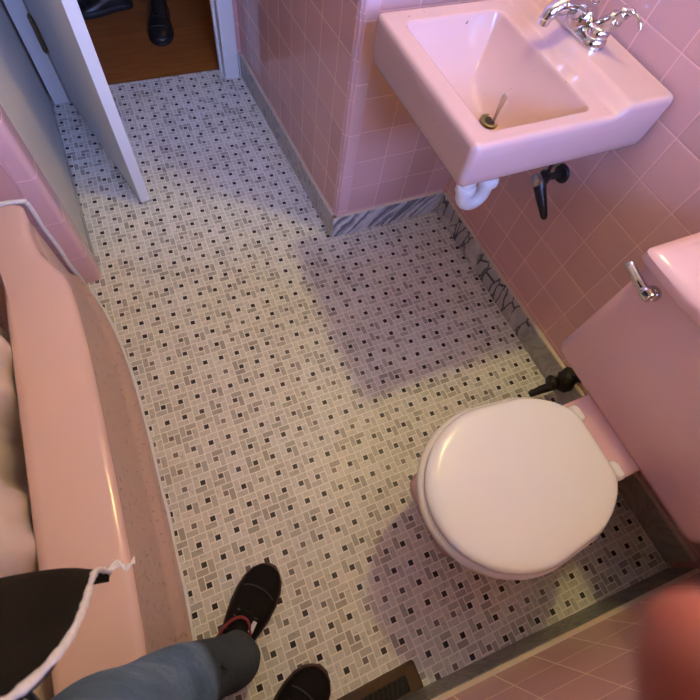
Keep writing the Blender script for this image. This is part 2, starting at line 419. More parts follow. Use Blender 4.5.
# window in the near wall: frame, sash, panes
ywin = NY(.66)
b = NB()
for lo, hi in (((WX0, 0, WZ0), (WX0+.05, 0, WZ1)), ((WX1-.05, 0, WZ0), (WX1, 0, WZ1)), ((WX0, 0, WZ0), (WX1, 0, WZ0+.05)), ((WX0, 0, WZ1-.05), (WX1, 0, WZ1)), ((WX0, 0, 1.58), (WX1, 0, 1.615))):
    box(b, (lo[0], ywin-.11, lo[2]), (hi[0], ywin-.06, hi[2]), .004)
win = struct('window_1', b, M['paint'])
t = NT('window_glass'); g = t.new('ShaderNodeBsdfGlossy'); g.inputs['Roughness'].default_value = .02; tr = t.new('ShaderNodeBsdfTransparent')
fz = t.new('ShaderNodeFresnel'); fz.inputs[0].default_value = 1.45; mx = t.new('ShaderNodeMixShader')
t.t.links.new(fz.outputs[0], mx.inputs[0]); t.t.links.new(tr.outputs[0], mx.inputs[1]); t.t.links.new(g.outputs[0], mx.inputs[2]); t.t.links.new(mx.outputs[0], t.out.inputs[0])
b = NB(); box(b, (WX0+.045, ywin-.087, WZ0+.045), (WX1-.045, ywin-.083, WZ1-.045)); obj('window_pane', b, t.m, win, False)
b = NB(); box(b, (WX0-.02, ywin-.06, WZ0-.02), (WX1+.02, ywin+.05, WZ0), .004); obj('window_sill', b, M['paint'], win, False)

# door slab standing open
hin = V((-.252, 1.792)); free = V((-.098, 1.158)); dd = (free-hin).normalized(); nn = V((-dd.y, dd.x))
b = NB(); slab(b, hin, free, .035, .012, 2.015, .002)
door = struct('door_1', b, M['paint'])
b = NB()
for k in range(5):
    tube(b, [(hin.x-.006, hin.y-.008, .215+k*.024), (hin.x-.006, hin.y-.008, .215+k*.024+.0225)], .0075, 12)
tube(b, [(hin.x-.006, hin.y-.008, .208), (hin.x-.006, hin.y-.008, .34)], .0045, 8)
q = hin-nn*.0016
slab(b, hin+dd*.004-nn*.0018, hin+dd*.036-nn*.0018, .0016, .222, .328)
obj('hinge', b, M['drainmetal'], door)
b = NB()
kp = hin+dd*.60
for s in (-1, 1):
    base = V((kp.x, kp.y, .95)) + V((nn.x, nn.y, 0))*(.035 if s > 0 else 0)
    lathe(b, [(.03, 0), (.03, .004), (.012, .008), (.011, .03), (.022, .036), (.027, .048), (.022, .06), (.004, .064)], base, (nn.x*s, nn.y*s, 0))
obj('knob', b, M['chrome_dull'], door)

# ------------------------------------------------------------------ bathtub
def tub_front(y, z):
    t = abs((y-.18)/.69); f = -.266-.082*min(1.35, t)**3.2*(1.0 if y > .18 else .45)
    return f
NT_ = 160
def rim_pull(y):
    return -.036*sm((y-.585)/.12)+.024*sm((y-.74)/.11)
def tub_loop(ins, z, fx=0, pull=0):
    """outline inset by ins; front follows the bow"""
    pts = rrect(-1.125+ins*.4, -.266-ins, -.795+ins*.5, .868-ins*.5, .018+ins*.15, 8)
    # resample with straight sides subdivided
    dense = []
    for i, p in enumerate(pts):
        q = pts[(i+1) % len(pts)]; n = 40 if math.dist(p, q) > .1 else 1
        for s in range(n): dense.append((p[0]+(q[0]-p[0])*s/n, p[1]+(q[1]-p[1])*s/n))
    out = []
    for x, y in dense:
        w = sm((x+.8)/.5)
        off = (tub_front(y, z)+.266)+rim_pull(y)*pull
        out.append((x+(off+fx)*w, y, z))
    return out
def cav_loop(x0, x1, y0, y1, r, z, n):
    base = tub_loop(0, z); cx, cy = (x0+x1)/2, (y0+y1)/2
    res = []
    for p in base:                                   # along the ray from the tub's centre
        dx, dy = (p[0]+.695)/.43*(x1-x0)/2, (p[1]-.04)/.83*(y1-y0)/2; lo_, hi_ = 0., 2.
        for _ in range(30):
            t_ = (lo_+hi_)/2
            if sdbox(cx+dx*t_, cy+dy*t_, x0, x1, y0, y1, r) > 0: hi_ = t_
            else: lo_ = t_
        res.append((cx+dx*lo_, cy+dy*lo_, z))
    return res
tub = thing('bathtub', 'pink enamelled bathtub with a bowed apron along the left of the mosaic floor', 'bathtub', (-.7, .04, 0))
b = NB(); n = len(tub_loop(0, 0))
loops = [tub_loop(0, .0, .004), tub_loop(0, .05, .003), tub_loop(0, .062, .001), tub_loop(0, .078, -.012), tub_loop(0, .10, -.0165), tub_loop(0, .20, -.019), tub_loop(0, .30, -.019),
         tub_loop(0, .335, -.016, .3), tub_loop(0, .352, -.008, .75), tub_loop(0, .366, -.0015, 1), tub_loop(0.002, .374, 0, 1), tub_loop(.008, .380, 0, 1), tub_loop(.018, .383, 0, 1), tub_loop(.05, .384, 0, .7), tub_loop(.10, .383, 0, .2),
         tub_loop(.133, .380, 0)]
loops += [cav_loop(-1.04, -.417, -.70, .775, .12, .376, n), cav_loop(-1.035, -.424, -.69, .768, .12, .366, n), cav_loop(-1.03, -.432, -.68, .76, .12, .34, n), cav_loop(-1.01, -.455, -.62, .73, .13, .2, n),
          cav_loop(-.99, -.49, -.57, .70, .14, .10, n), cav_loop(-.95, -.54, -.50, .65, .13, .07, n), cav_loop(-.85, -.65, -.30, .5, .09, .062, n)]
loft(b, loops, False, True)
obj('tub_body', b, M['tub'], tub, angle=60)
b = NB()
pts = [(tub_front(y, 0)+.006+.0015*math.sin(y*31), y, .003) for y in [-.69+.03*k for k in range(52)]]
tube(b, pts, .005, 8)
pts = [(tub_front(.86, 0)-.002+.0012*math.sin(z*40), .868, z) for z in [.01+.012*k for k in range(31)]]
tube(b, pts, .0065, 8)
pts = [(-.35-.03*k, .868, .384-.0005*k) for k in range(22)]; pts[0] = (-.343, .868, .377)
tube(b, pts, .006, 8)
obj('caulk_bead', b, M['caulk'], tub)

# shower curtain hanging inside the tub
b = NB(); rows = []
NYc, NZc = 110, 26
for k in range(NZc+1):
    z = .17+(1.93-.17)*k/NZc; row = []
    for i in range(NYc+1):
        s = i/NYc; y = .635-1.20*s
        spread = 1-.35*sm((z-.4)/1.4)
        ph = 2*PI*(y-.245)/.40+.35*math.sin(3*y)+.5*(z-.3)*math.sin(5*y)
        lump = (1-abs(math.cos(ph/2))**2.2)
        x = -.484 - .10*max(0, .40-z) + .056*lump*spread + .008*math.sin(2*PI*y/.11+z*2)
        x -= .085*sm((z-.42)/.5)
        row.append(b.verts.new((x, y, z)))
    rows.append(row)
for a, c in zip(rows, rows[1:]):
    for i in range(NYc): b.faces.new((a[i], a[i+1], c[i+1], c[i]))
bmesh.ops.recalc_face_normals(b, faces=b.faces[:])
bmesh.ops.solidify(b, geom=b.faces[:], thickness=.003)
cur = thing('shower_curtain', 'beige vinyl shower curtain hanging in fat folds inside the pink bathtub', 'shower curtain', (-.5, .03, .1))
obj('curtain_sheet', b, M['curtain'], cur, angle=80)
for k in range(10):
    b = NB(); y = .60-.125*k
    lathe(b, [(.0175, -.002), (.022, -.002), (.022, .002), (.0175, .002), (.0175, -.002)], (-.563, y, 1.948), (0, 1, 0), 16)
    obj('curtain_ring', b, M['chrome'], cur)
rod = thing('shower_rod', 'straight chrome shower rod above the bathtub, carrying the beige curtain', 'rod', (-.563, .03, 1.94))
b = NB(); tube(b, [(-.563, -.799, 1.95), (-.563, .872, 1.95)], .0125, 16); obj('pole', b, M['chrome'], rod)
for y, s in ((-.799, 1), (.872, -1)):
    b = NB(); lathe(b, [(.032, 0), (.032, .006), (.018, .016), (.014, .02)], (-.563, y, 1.95), (0, s, 0)); obj('flange', b, M['chrome'], rod)

# ------------------------------------------------------------------ wall-hung sink
SX0, SX1, SY0, SY1, SZ = .521, .984, .305, .738, .801
BX0, BX1, BY0, BY1 = .563, .814, .337, .692
DR = V((.722, .492))
def sink_h(x, y):
    z = SZ + .020*sm((x-.846)/.036)
    d = -sdbox(x, y, BX0, BX1, BY0, BY1, .022)
    if d > 0:
        t = min(1, d/.115); dep = .104*(1-(1-t)**2.3)
        dep *= sm(d/.012+.25) if d < .009 else 1
        rr = math.hypot(x-DR.x, (y-DR.y))
        dep += .024*sm(1-max(0, rr-.024)/.10)*t
        z -= dep
    e = -sdbox(x, y, SX0, 1.05, SY0, SY1, .016)
    if e < .012: z -= .012-math.sqrt(max(0, .012**2-(.012-max(e, 0))**2))
    return z
sink = thing('wash_basin', 'pink wall-hung sink with a rectangular bowl and a chrome faucet on its back ledge', 'sink', (.75, .527, .62))
b = NB()
nx, ny = 180, 170
def warp(t): return t + .0*t
gx = [SX0+(SX1-SX0)*i/nx for i in range(nx+1)]; gy = [SY0+(SY1-SY0)*j/ny for j in range(ny+1)]
grid = {}
def corner(x, y, r=.016):
    """pull the two front corners in to a radius"""
    for cy, s in ((SY0+r, -1), (SY1-r, 1)):
        if x < SX0+r and (y-cy)*s > 0:
            v = V((x-(SX0+r), y-cy)); m = max(abs(v.x), abs(v.y)); L = v.length
            if L > 1e-9: v = v*(m/L)
            return SX0+r+v.x, cy+v.y
    return x, y
for i, x in enumerate(gx):
    for j, y in enumerate(gy):
        u, w = corner(x, y); grid[i, j] = b.verts.new((u, w, sink_h(u, w)))
for i in range(nx):
    for j in range(ny): b.faces.new((grid[i, j], grid[i+1, j], grid[i+1, j+1], grid[i, j+1]))
rim = [grid[i, 0] for i in range(nx)] + [grid[nx, j] for j in range(ny)] + [grid[i, ny] for i in range(nx, 0, -1)] + [grid[0, j] for j in range(ny, 0, -1)]
cx, cy = (SX0+SX1)/2, (SY0+SY1)/2
def ringv(ins, z):
    out = []
    for v in rim:
        x, y = v.co.x, v.co.y
        fx = min(1, max(0, (x-SX0)/(SX1-SX0)))
        out.append(b.verts.new((x+(ins if x < cx else 0)*(1-fx), y+(ins if y < cy else -ins)*(1 if abs(y-cy) > .02 else 0)*min(1, abs(y-cy)/.18), z)))
    return out
prev = rim
for ins, z in ((.0, .77), (.002, .725), (.004, .708), (.009, .700), (.020, .697)):
    cur_ = ringv(ins, z)
    for i in range(len(rim)):
        j = (i+1) % len(rim); b.faces.new((prev[i], prev[j], cur_[j], cur_[i]))
    prev = cur_
for k, z in ((0, .697), (.002, .668), (.03, .648), (.07, .642)):     # underside of the bowl
    cur_ = [b.verts.new((min(max(v.co.x, .585+k), .835-k), min(max(v.co.y, .365+k), .675-k), z)) for v in rim]
    for i in range(len(rim)):
        j = (i+1) % len(rim); b.faces.new((prev[i], prev[j], cur_[j], cur_[i]))
    prev = cur_
b.faces.new(prev)
body = obj('basin_body', b, M['sink'], sink, angle=55)
b = NB(); lathe(b, [(.001, .0012), (.0145, .0012), (.0165, .0030), (.0205, .0040), (.0235, .0025), (.0240, -.002)], (DR.x, DR.y, sink_h(DR.x, DR.y)))
drn = obj('drain', b, M['drainmetal'], sink)
b = NB(); lathe(b, [(.0125, 0), (.0125, .001), (.0005, .001)], (DR.x, DR.y, sink_h(DR.x, DR.y)+.0018)); obj('drain_hole', b, M['black'], drn)
# faucet: centre-set, two lever handles
fx, fyc, fz = .915, .552, SZ+.020
b = NB()
def oblong(hw, hl, z, n=10):
    return [(x, y, z) for x, y in rrect(fx-hw, fx+hw, fyc-hl, fyc+hl, hw, n)]
loft(b, [oblong(.0275, .079, fz-.001), oblong(.028, .0795, fz+.003), oblong(.0275, .079, fz+.010), oblong(.024, .076, fz+.018), oblong(.017, .07, fz+.022)])
fau = obj('faucet', b, M['chrome'], sink)
b = NB()
lathe(b, [(.030, .010), (.031, .02), (.029, .034), (.024, .046), (.014, .054), (.003, .057)], (fx-.004, fyc, fz))
tube(b, smooth_path([(fx-.004, fyc, fz+.030), (fx-.035, fyc, fz+.050), (fx-.070, fyc, fz+.054), (fx-.095, fyc, fz+.046), (fx-.105, fyc, fz+.030)], 5), [.022]*6+[.0175]*6+[.0145]*6+[.0125]*3, 16)
lathe(b, [(.0115, 0), (.0125, .004), (.0125, .012), (.010, .014)], (fx-.1045, fyc, fz+.022))
tube(b, [(fx+.024, fyc, fz+.015), (fx+.024, fyc, fz+.060)], .0028, 8); lathe(b, [(.002, 0), (.006, .003), (.0065, .009), (.003, .013)], (fx+.024, fyc, fz+.058))
obj('spout', b, M['chrome'], fau)
for s in (-1, 1):
    hy = fyc+s*.0515
    b = NB()
    lathe(b, [(.0225, .010), (.0235, .014), (.0235, .026), (.022, .032), (.017, .036), (.004, .038)], (fx+.002, hy, fz))
    p = V((fx+.002, hy, fz+.026))
    tube(b, smooth_path([p+V((0, -s*.008, -.004)), p+V((.004, s*.008, .016)), p+V((.006, s*.022, .036)), p+V((.007, s*.032, .050)), p+V((.010, s*.046, .053)), p+V((.016, s*.064, .046)), p+V((.019, s*.071, .036))], 5), [.0175]*5+[.0165]*5+[.0125]*5+[.0068]*5+[.0035]*5+[.0032]*5+[.0042], 12)
    obj('lever_handle', b, M['chrome'], fau)
# overflow / tail piece and P-trap below
b = NB()
tx, ty = .742, .492
path = [(tx, ty, .65), (tx, ty, .47)] + [(tx+.034-.034*math.cos(a), ty-.006*math.sin(a), .455-.036*math.sin(a)) for a in [PI*k/10 for k in range(11)]] + [(tx+.068, ty, .47), (tx+.068, ty, .50)]
tube(b, path, .0205, 18)
tube(b, smooth_path([(tx+.068, ty, .50), (tx+.072, ty, .535), (tx+.10, ty-.01, .55), (.985, ty-.02, .55)], 5), .0185, 16)
trap = obj('drain_trap', b, M['pvc'], sink)
for xx, z in ((tx, .474), (tx+.068, .486)):
    b = NB(); lathe(b, [(.020, -.010), (.027, -.010), (.028, -.004), (.028, .006), (.024, .011), (.020, .011), (.020, -.010)], (xx, ty, z), n=10)
    obj('slip_nut', b, M['pvc'], trap)
b = NB(); lathe(b, [(.002, .0), (.030, 0), (.033, .003), (.024, .009), (.019, .012)], (.9845, ty-.02, .55), (-1, 0, 0)); obj('escutcheon', b, M['chrome_dull'], trap)
# stick poking out of the drain
b = NB(); z0 = sink_h(DR.x, DR.y)-.006
loops = []
for h, w, th in ((0, .0035, .002), (.02, .0036, .002), (.045, .0052, .0022), (.058, .0066, .0024), (.066, .0066, .0024), (.071, .005, .002), (.0735, .002, .001)):
    c = V((DR.x+.004+h*.06, DR.y-.004+h*.02, z0+h)); loops.append([c+V((math.cos(2*PI*k/16)*w*.75, -math.cos(2*PI*k/16)*w*.65, 0))+V((.65, .75, 0))*math.sin(2*PI*k/16)*th for k in range(16)])
loft(b, loops); st = obj('plastic_stick', b, M['stick']); tag(st, 'amber see-through plastic stick poking up out of the sink drain', 'stick')
# stop valve with a tapered dark lever, on the wall under the sink
sv = thing('shutoff_valve', 'dark tarnished shutoff valve with tapered lever on the wall below the sink', 'valve', (.96, .43, .45))
b = NB(); wx = RX(.43)
lathe(b, [(.002, 0), (.024, 0), (.026, .003), (.022, .008), (.010, .010)], (wx-.0005, .425, .522), (-1, 0, 0)); obj('escutcheon', b, M['darkpipe'], sv)
b = NB()
tube(b, [(wx-.008, .425, .522), (wx-.065, .425, .522)], .0095, 12)
lathe(b, [(.010, -.016), (.016, -.014), (.0165, .014), (.010, .016)], (wx-.062, .425, .522), (0, 0, 1), 12)
tube(b, [(wx-.062, .425, .535), (wx-.062, .43, .60), (wx-.06, .45, .690)], .005, 10)
obj('valve_body', b, M['darkpipe'], sv)
b = NB(); lathe(b, [(.012, 0), (.0165, .002), (.0165, .014), (.012, .016)], (wx-.080, .425, .522), (-1, 0, 0), 8)
obj('packing_nut', b, M['chrome_dull'], sv)
b = NB(); p = V((wx-.062, .425, .515))
p = p+V((-.012, .004, .006)); tube(b, [p, p+V((0, -.016, -.016)), p+V((.004, -.046, -.044)), p+V((.006, -.075, -.068)), p+V((.006, -.082, -.073))], [.0165, .0165, .0135, .0095, .004], 14)
obj('lever', b, M['darkpipe'], sv)

# ------------------------------------------------------------------ toilet
toi = thing('toilet', 'pink two-piece toilet with a white closed lid in the near right corner', 'toilet', (.62, -.22, 0))
TY = -.220
def egg(x0, x1, hw, z, n=72, back=.58, cy=TY, fe=2.0, be=7):
    """toilet outline: round front (fe = 2) or boxy, tapering to a flat back"""
    out = []; xm = x0+hw*1.12 if fe < 3 else x0+.12
    for k in range(n):
        a = 2*PI*k/n; c, s_ = math.cos(a), math.sin(a); sg = 1 if s_ >= 0 else -1
        if c < 0: x = xm-(xm-x0)*abs(c)**(2/fe); y = hw*abs(s_)**(2/fe)*sg
        else:
            q = abs(c)**(2/be); x = xm+(x1-xm)*q; y = hw*(1-(1-back)*q**2.4)*abs(s_)**(2/be)*sg
        out.append((x, y+cy, z))
    return out
b = NB()
loft(b, [egg(.392, .93, .122, .0, back=.85, fe=5), egg(.387, .93, .125, .012, back=.85, fe=5), egg(.392, .925, .117, .035, back=.85, fe=4.5), egg(.398, .91, .110, .10, back=.85, fe=3.6), egg(.388, .88, .116, .18, back=.8, fe=2.9), egg(.350, .80, .140, .26, back=.7, fe=2.3), egg(.308, .745, .164, .325, back=.6),
         egg(.288, .715, .171, .355), egg(.286, .712, .172, .372), egg(.292, .708, .166, .380), egg(.32, .69, .15, .382)])
bowl = obj('bowl', b, M['toilet'], toi, angle=60)
b = NB(); box(b, (.64, -.308, .30), (.80, -.114, .392), .012, 3); box(b, (.79, -.312, .30), (.955, -.110, .386), .01, 2); obj('deck', b, M['toilet'], toi)
b = NB()
loft(b, [egg(.277, .703, .174, .384), egg(.273, .705, .177, .389), egg(.274, .705, .176, .398), egg(.282, .701, .170, .404)])
obj('seat_ring', b, M['seat_ring'], toi, angle=60)
b = NB()
loft(b, [egg(.290, .692, .163, .4045), egg(.285, .695, .167, .408), egg(.284, .696, .168, .416), egg(.288, .694, .165, .422), egg(.297, .689, .158, .4265),
         egg(.313, .679, .146, .4285), egg(.39, .63, .095, .4295), egg(.45, .56, .045, .430)])
obj('lid', b, M['seat'], toi, angle=60)
for y in (-.147, -.285):
    b = NB(); xh = .709 if y > -.2 else .715
    loft(b, [[(x, yy, z) for x, yy in rrect(xh-.018+i, xh+.011-i, y-.021+i, y+.021-i, .012, 6)] for i, z in ((0, .3915), (-.001, .396), (0, .404), (.004, .410), (.009, .412))])
    obj('hinge_cap', b, M['seat'], toi)
# tank
b = NB(); TX0, TX1, TA, TB = .768, .968, -.480, .030
def tank_loop(i, z, r=.030, bow=.0):
    out = []
    for x, y in rrect(TX0+i, TX1, TA+i, TB-i, r, 10): out.append((x, y, z))
    return out
loft(b, [tank_loop(.020, .388), tank_loop(.009, .390), tank_loop(.003, .396), tank_loop(.002, .408), tank_loop(.001, .55), tank_loop(0, .718), tank_loop(.004, .723)])
obj('tank', b, M['toilet'], toi, angle=50)
def lid_loop(i, z):
    x0, x1, y0, y1 = .757+i, .978-i*.3, -.500+i, .046-i; c = .013
    base = [(x1, y1), (x0+c, y1), (x0+c*.3, y1-c*.3), (x0, y1-c), (x0-.001, y1-.115), (x0+.004, y1-.135), (x0+.004, y0+.135), (x0-.001, y0+.115), (x0, y0+c), (x0+c*.3, y0+c*.3), (x0+c, y0), (x1, y0)]
    return [(x, y, z) for x, y in base]
b = NB()
loft(b, [lid_loop(.006, .722), lid_loop(.001, .7235), lid_loop(0, .727), lid_loop(0, .740), lid_loop(.004, .7455), lid_loop(.014, .751), lid_loop(.024, .7545), lid_loop(.032, .756), lid_loop(.07, .757)])
obj('tank_lid', b, M['toilet'], toi, angle=35)
b = NB()
lathe(b, [(.015, 0), (.016, .004), (.014, .010), (.011, .014), (.004, .017)], (TX0+.001, -.022, .692), (-1, 0, 0), 18)
p = V((TX0-.015, -.022, .694))
tube(b, smooth_path([p+V((0, -.008, 0)), p, p+V((-.004, .018, .003)), p+V((-.006, .038, .008)), p+V((-.005, .058, .012)), p+V((-.003, .064, .0125))], 5), [.012]*4+[.013]*5+[.0092]*6+[.0085]*5+[.0092]*5+[.004], 14)
obj('flush_lever', b, M['chrome'], toi)
# bolt caps are out of sight; supply valve with black grime beside the base
tv = thing('supply_valve', 'grimy black supply valve by the baseboard behind the toilet', 'valve', (.955, -.02, .0))
wx = RX(-.02)-.013
b = NB(); vb = V((wx-.032, -.026, .125))
lathe(b, [(.001, 0), (.020, 0), (.022, .003), (.014, .008)], (RX(-.02)-.0005, -.026, .125), (-1, 0, 0)); tube(b, [(RX(-.02)-.004, -.026, .125), vb], .009, 12)
lathe(b, [(.010, -.036), (.024, -.032), (.030, -.014), (.027, .004), (.030, .016), (.022, .032), (.009, .038)], vb, (0, .25, 1), 16)
for v in b.verts: v.co += V((noise.noise(v.co*70), noise.noise(v.co*70+V((9, 0, 0))), noise.noise(v.co*70+V((0, 9, 0)))))*.006
obj('valve_body', b, M['gunk'], tv)
b = NB()
lathe(b, [(.010, 0), (.011, .018), (.021, .020), (.025, .028), (.020, .038), (.006, .041)], vb+V((-.014, .004, -.006)), (-1, .25, -.15), 10)
tube(b, [vb+V((-.01, .0, -.014)), vb+V((-.060, .008, -.045)), vb+V((-.085, .012, -.075))], [.016, .013, .010], 10)
obj('valve_handle', b, M['gunk'], tv)
b = NB()
tube(b, smooth_path([vb+V((0, 0, .02)), vb+V((-.002, -.012, .06)), (wx-.05, -.05, .27), (wx-.06, -.06, .386)], 6), .0075, 10)
obj('supply_hose', b, M['gunk'], tv)

# ------------------------------------------------------------------ floor register
fv = thing('floor_vent', 'brown metal floor register with slots, set in the mosaic by the near wall', 'vent', (.08, -.54, 0))
VX0, VX1, VY0, VY1 = -.045, .213, -.569, -.502
IX0, IX1, IY0, IY1 = -.018, .180, -.560, -.524
b = NB()
o_ = rrect(VX0, VX1, VY0, VY1, .008, 5); i_ = rrect(IX0, IX1, IY0, IY1, .002, 5); mid = rrect(VX0+.004, VX1-.004, VY0+.004, VY1-.004, .006, 5)
loft(b, [[(x, y, .0005) for x, y in o_], [(x, y, .0025) for x, y in o_], [(x, y, .0055) for x, y in mid], [(x, y, .0050) for x, y in i_], [(x, y, .0006) for x, y in i_]], False, False)
obj('frame', b, M['vent'], fv, angle=30)
b = NB(); box(b, (IX0, IY0, .0003), (IX1, IY1, .0009)); obj('duct_opening', b, M['black'], fv, False)
k = 0; x = IX0+.007
while x < IX1-.004:
    b = NB(); slab(b, (x-.0045, IY0), (x+.0045, IY1), .0032, .001, .0046); obj('slat', b, M['slat'], fv, False); x += .0125

# ------------------------------------------------------------------ vanity lamp over the sink (its bulb is the warm light)
LP = V((.80, .565, 2.20))
vl = thing('wall_lamp', 'bare warm bulb on a small metal wall arm high above the pink sink', 'lamp', (.98, .565, 2.18))
b = NB(); lathe(b, [(.001, 0), (.05, 0), (.052, .006), (.03, .018), (.012, .024)], (RX(.565), .565, 2.20), (-1, 0, 0)); obj('back_plate', b, M['chrome'], vl)
b = NB(); tube(b, smooth_path([(RX(.565)-.02, .565, 2.20), (.93, .565, 2.215), (.88, .565, 2.28), (.80, .565, 2.305)], 5), .008, 12); lathe(b, [(.018, .0), (.02, .01), (.02, .045), (.008, .055)], (.80, .565, 2.25)); obj('arm', b, M['chrome'], vl)
t = NT('lamp_glow'); t.set((.9, .8, .6), .4); em = t.b
em.inputs['Emission Color'].default_value = (1.0, .90, .30, 1); em.inputs['Emission Strength'].default_value = 395
b = NB(); bmesh.ops.create_uvsphere(b, u_segments=24, v_segments=14, radius=.045, matrix=Matrix.Translation(LP)); obj('bulb', b, t.m, vl)

hl = thing('added_hall_lamp', 'unseen glowing dome added on the hall ceiling to brighten the hall beyond the door', 'lamp', (.9, 2.6, H-.1))  # unseen lamp, added to brighten the hall floor
b = NB(); lathe(b, [(.001, -.09), (.05, -.084), (.09, -.06), (.11, -.02), (.11, -.012), (.001, -.012)], (.9, 2.6, H)); t = NT('added_hall_glow'); t.set((.9, .8, .6), .4)
t.b.inputs['Emission Color'].default_value = (1.0, .62, .34, 1); t.b.inputs['Emission Strength'].default_value = 12
obj('added_dome', b, t.m, hl); b = NB(); lathe(b, [(.001, -.012), (.12, -.012), (.12, 0), (.001, 0)], (.9, 2.6, H)); obj('added_plate', b, M['paint'], hl)

# ------------------------------------------------------------------ people
def skin_mesh(nodes, edges, sub=2, root=None):
    """nodes: name -> ((x,y,z), r or (rx,ry)); returns an evaluated mesh"""
    me = bpy.data.meshes.new('tmp'); names = list(nodes); idx = {n: i for i, n in enumerate(names)}
    me.from_pydata([nodes[n][0] for n in names], [(idx[a], idx[c]) for a, c in edges], [])
    o = bpy.data.objects.new('tmp', me); COL.objects.link(o)
    md = o.modifiers.new('s', 'SKIN'); md.use_smooth_shade = True; md.branch_smoothing = .5
    sv_ = me.skin_vertices[0].data if me.skin_vertices else None
    if sv_ is None:
        raise RuntimeError('no skin layer')
    for n in names:
        r_ = nodes[n][1]; sv_[idx[n]].radius = (r_, r_) if not isinstance(r_, (tuple, list)) else r_
        sv_[idx[n]].use_root = (n == (root or names[0]))
    ss = o.modifiers.new('u', 'SUBSURF'); ss.levels = sub; ss.render_levels = sub
    dg = bpy.context.evaluated_depsgraph_get(); ev = o.evaluated_get(dg); res = bpy.data.meshes.new_from_object(ev)
    bpy.data.objects.remove(o); return res
def remesh(bm, vox, smooth=4):
    me = bpy.data.meshes.new('tmp'); bm.to_mesh(me); bm.free()
    o = bpy.data.objects.new('tmp', me); COL.objects.link(o)
    md = o.modifiers.new('r', 'REMESH'); md.mode = 'VOXEL'; md.voxel_size = vox; md.use_smooth_shade = True
    sm_ = o.modifiers.new('m', 'SMOOTH'); sm_.iterations = smooth; sm_.factor = .5
    dg = bpy.context.evaluated_depsgraph_get(); res = bpy.data.meshes.new_from_object(o.evaluated_get(dg))
    bpy.data.objects.remove(o); return res
def add_mesh(bm, me): bm.from_mesh(me); bpy.data.meshes.remove(me)
def chain(bm, pts, rs, sub=2):
    nd = {str(i): (tuple(p), r) for i, (p, r) in enumerate(zip(pts, rs))}
    add_mesh(bm, skin_mesh(nd, [(str(i), str(i+1)) for i in range(len(pts)-1)], sub))
def ell(bm, c, rad, rot=None, seg=20):
    m = Matrix.Translation(c) @ (rot.to_4x4() if rot else Matrix.Identity(4)) @ Matrix.Diagonal((*rad, 1))
    bmesh.ops.create_uvsphere(bm, u_segments=seg, v_segments=seg//2+2, radius=1, matrix=m)

def hand(bm, wrist, fwd, palm_n, side, curls, sc=1.0, explicit=None):
    """wrist point; fwd along the fingers; palm_n out of the palm; side: unit towards the thumb"""
    f, p, s = V(fwd).normalized(), V(palm_n).normalized(), V(side).normalized(); w = V(wrist)
    chain(bm, [w, w+f*.035*sc, w+f*.07*sc, w+f*.092*sc], [(.026*sc, .018*sc), (.034*sc, .016*sc), (.040*sc, .015*sc), (.038*sc, .012*sc)], 2)
    for off in (-.02, .0, .02): ell(bm, w+f*.055*sc+s*off*sc, (.022*sc, .022*sc, .014*sc), Matrix((s, f, p)).transposed())
    spec = ((.030, .072, .0088), (.0105, .080, .0092), (-.010, .075, .0088), (-.029, .058, .0078))
    for i, ((off, L, r), cu) in enumerate(zip(spec, curls)):
        if cu is None: continue
        base = w + f*(.090-abs(off)*.25)*sc + s*off*sc
        pts = [base-f*.02*sc, base]; a = 0; q = base.copy()
        for k, seg_ in enumerate((.44, .31, .25)):
            a += cu*(.8, 1.0, .7)[k]
            q = q + (f*math.cos(a)+p*math.sin(a))*L*seg_*sc; pts.append(q.copy())
        chain(bm, pts, [r*sc, r*1.05*sc, r*sc, r*.92*sc, r*.78*sc])
    tb = w+f*.025*sc+s*.028*sc
    chain(bm, [tb-s*.015*sc, tb, tb+(s*.75+f*.6)*.036*sc+p*.006*sc, tb+(s*.9+f*1.3)*.043*sc+p*.016*sc, tb+(s*.8+f*1.9)*.045*sc+p*.024*sc], [.013*sc, .0125*sc, .0105*sc, .0095*sc, .0075*sc])

def head(bm, c, look, sc=1.0):
    f = V(look).normalized(); sdir = f.cross(V((0, 0, 1))).normalized(); u = sdir.cross(f).normalized()
    B = Matrix((sdir, f, u)).transposed()
    P = lambda x, y, z: V(c) + B @ (V((x, y, z))*sc)
    ell(bm, P(0, -.012, .03), (.076*sc, .094*sc, .090*sc), B); ell(bm, P(0, .030, -.035), (.058*sc, .060*sc, .078*sc), B); ell(bm, P(0, .058, -.082), (.030*sc, .026*sc, .024*sc), B)
    chain(bm, [P(0, .082, .012), P(0, .096, -.012), P(0, .106, -.028)], [.010*sc, .012*sc, .0135*sc])
    for s in (-1, 1):
        ell(bm, P(s*.013, .096, -.029), (.009*sc, .010*sc, .008*sc), B); ell(bm, P(s*.077, -.008, -.005), (.010*sc, .020*sc, .032*sc), B)
        ell(bm, P(s*.030, .076, .026), (.024*sc, .014*sc, .008*sc), B); ell(bm, P(s*.034, .066, -.018), (.022*sc, .020*sc, .018*sc), B)
    for z, w in ((-.052, .024), (-.063, .021)): ell(bm, P(0, .083, z), (w*sc, .012*sc, .006*sc), B)
    return P, B

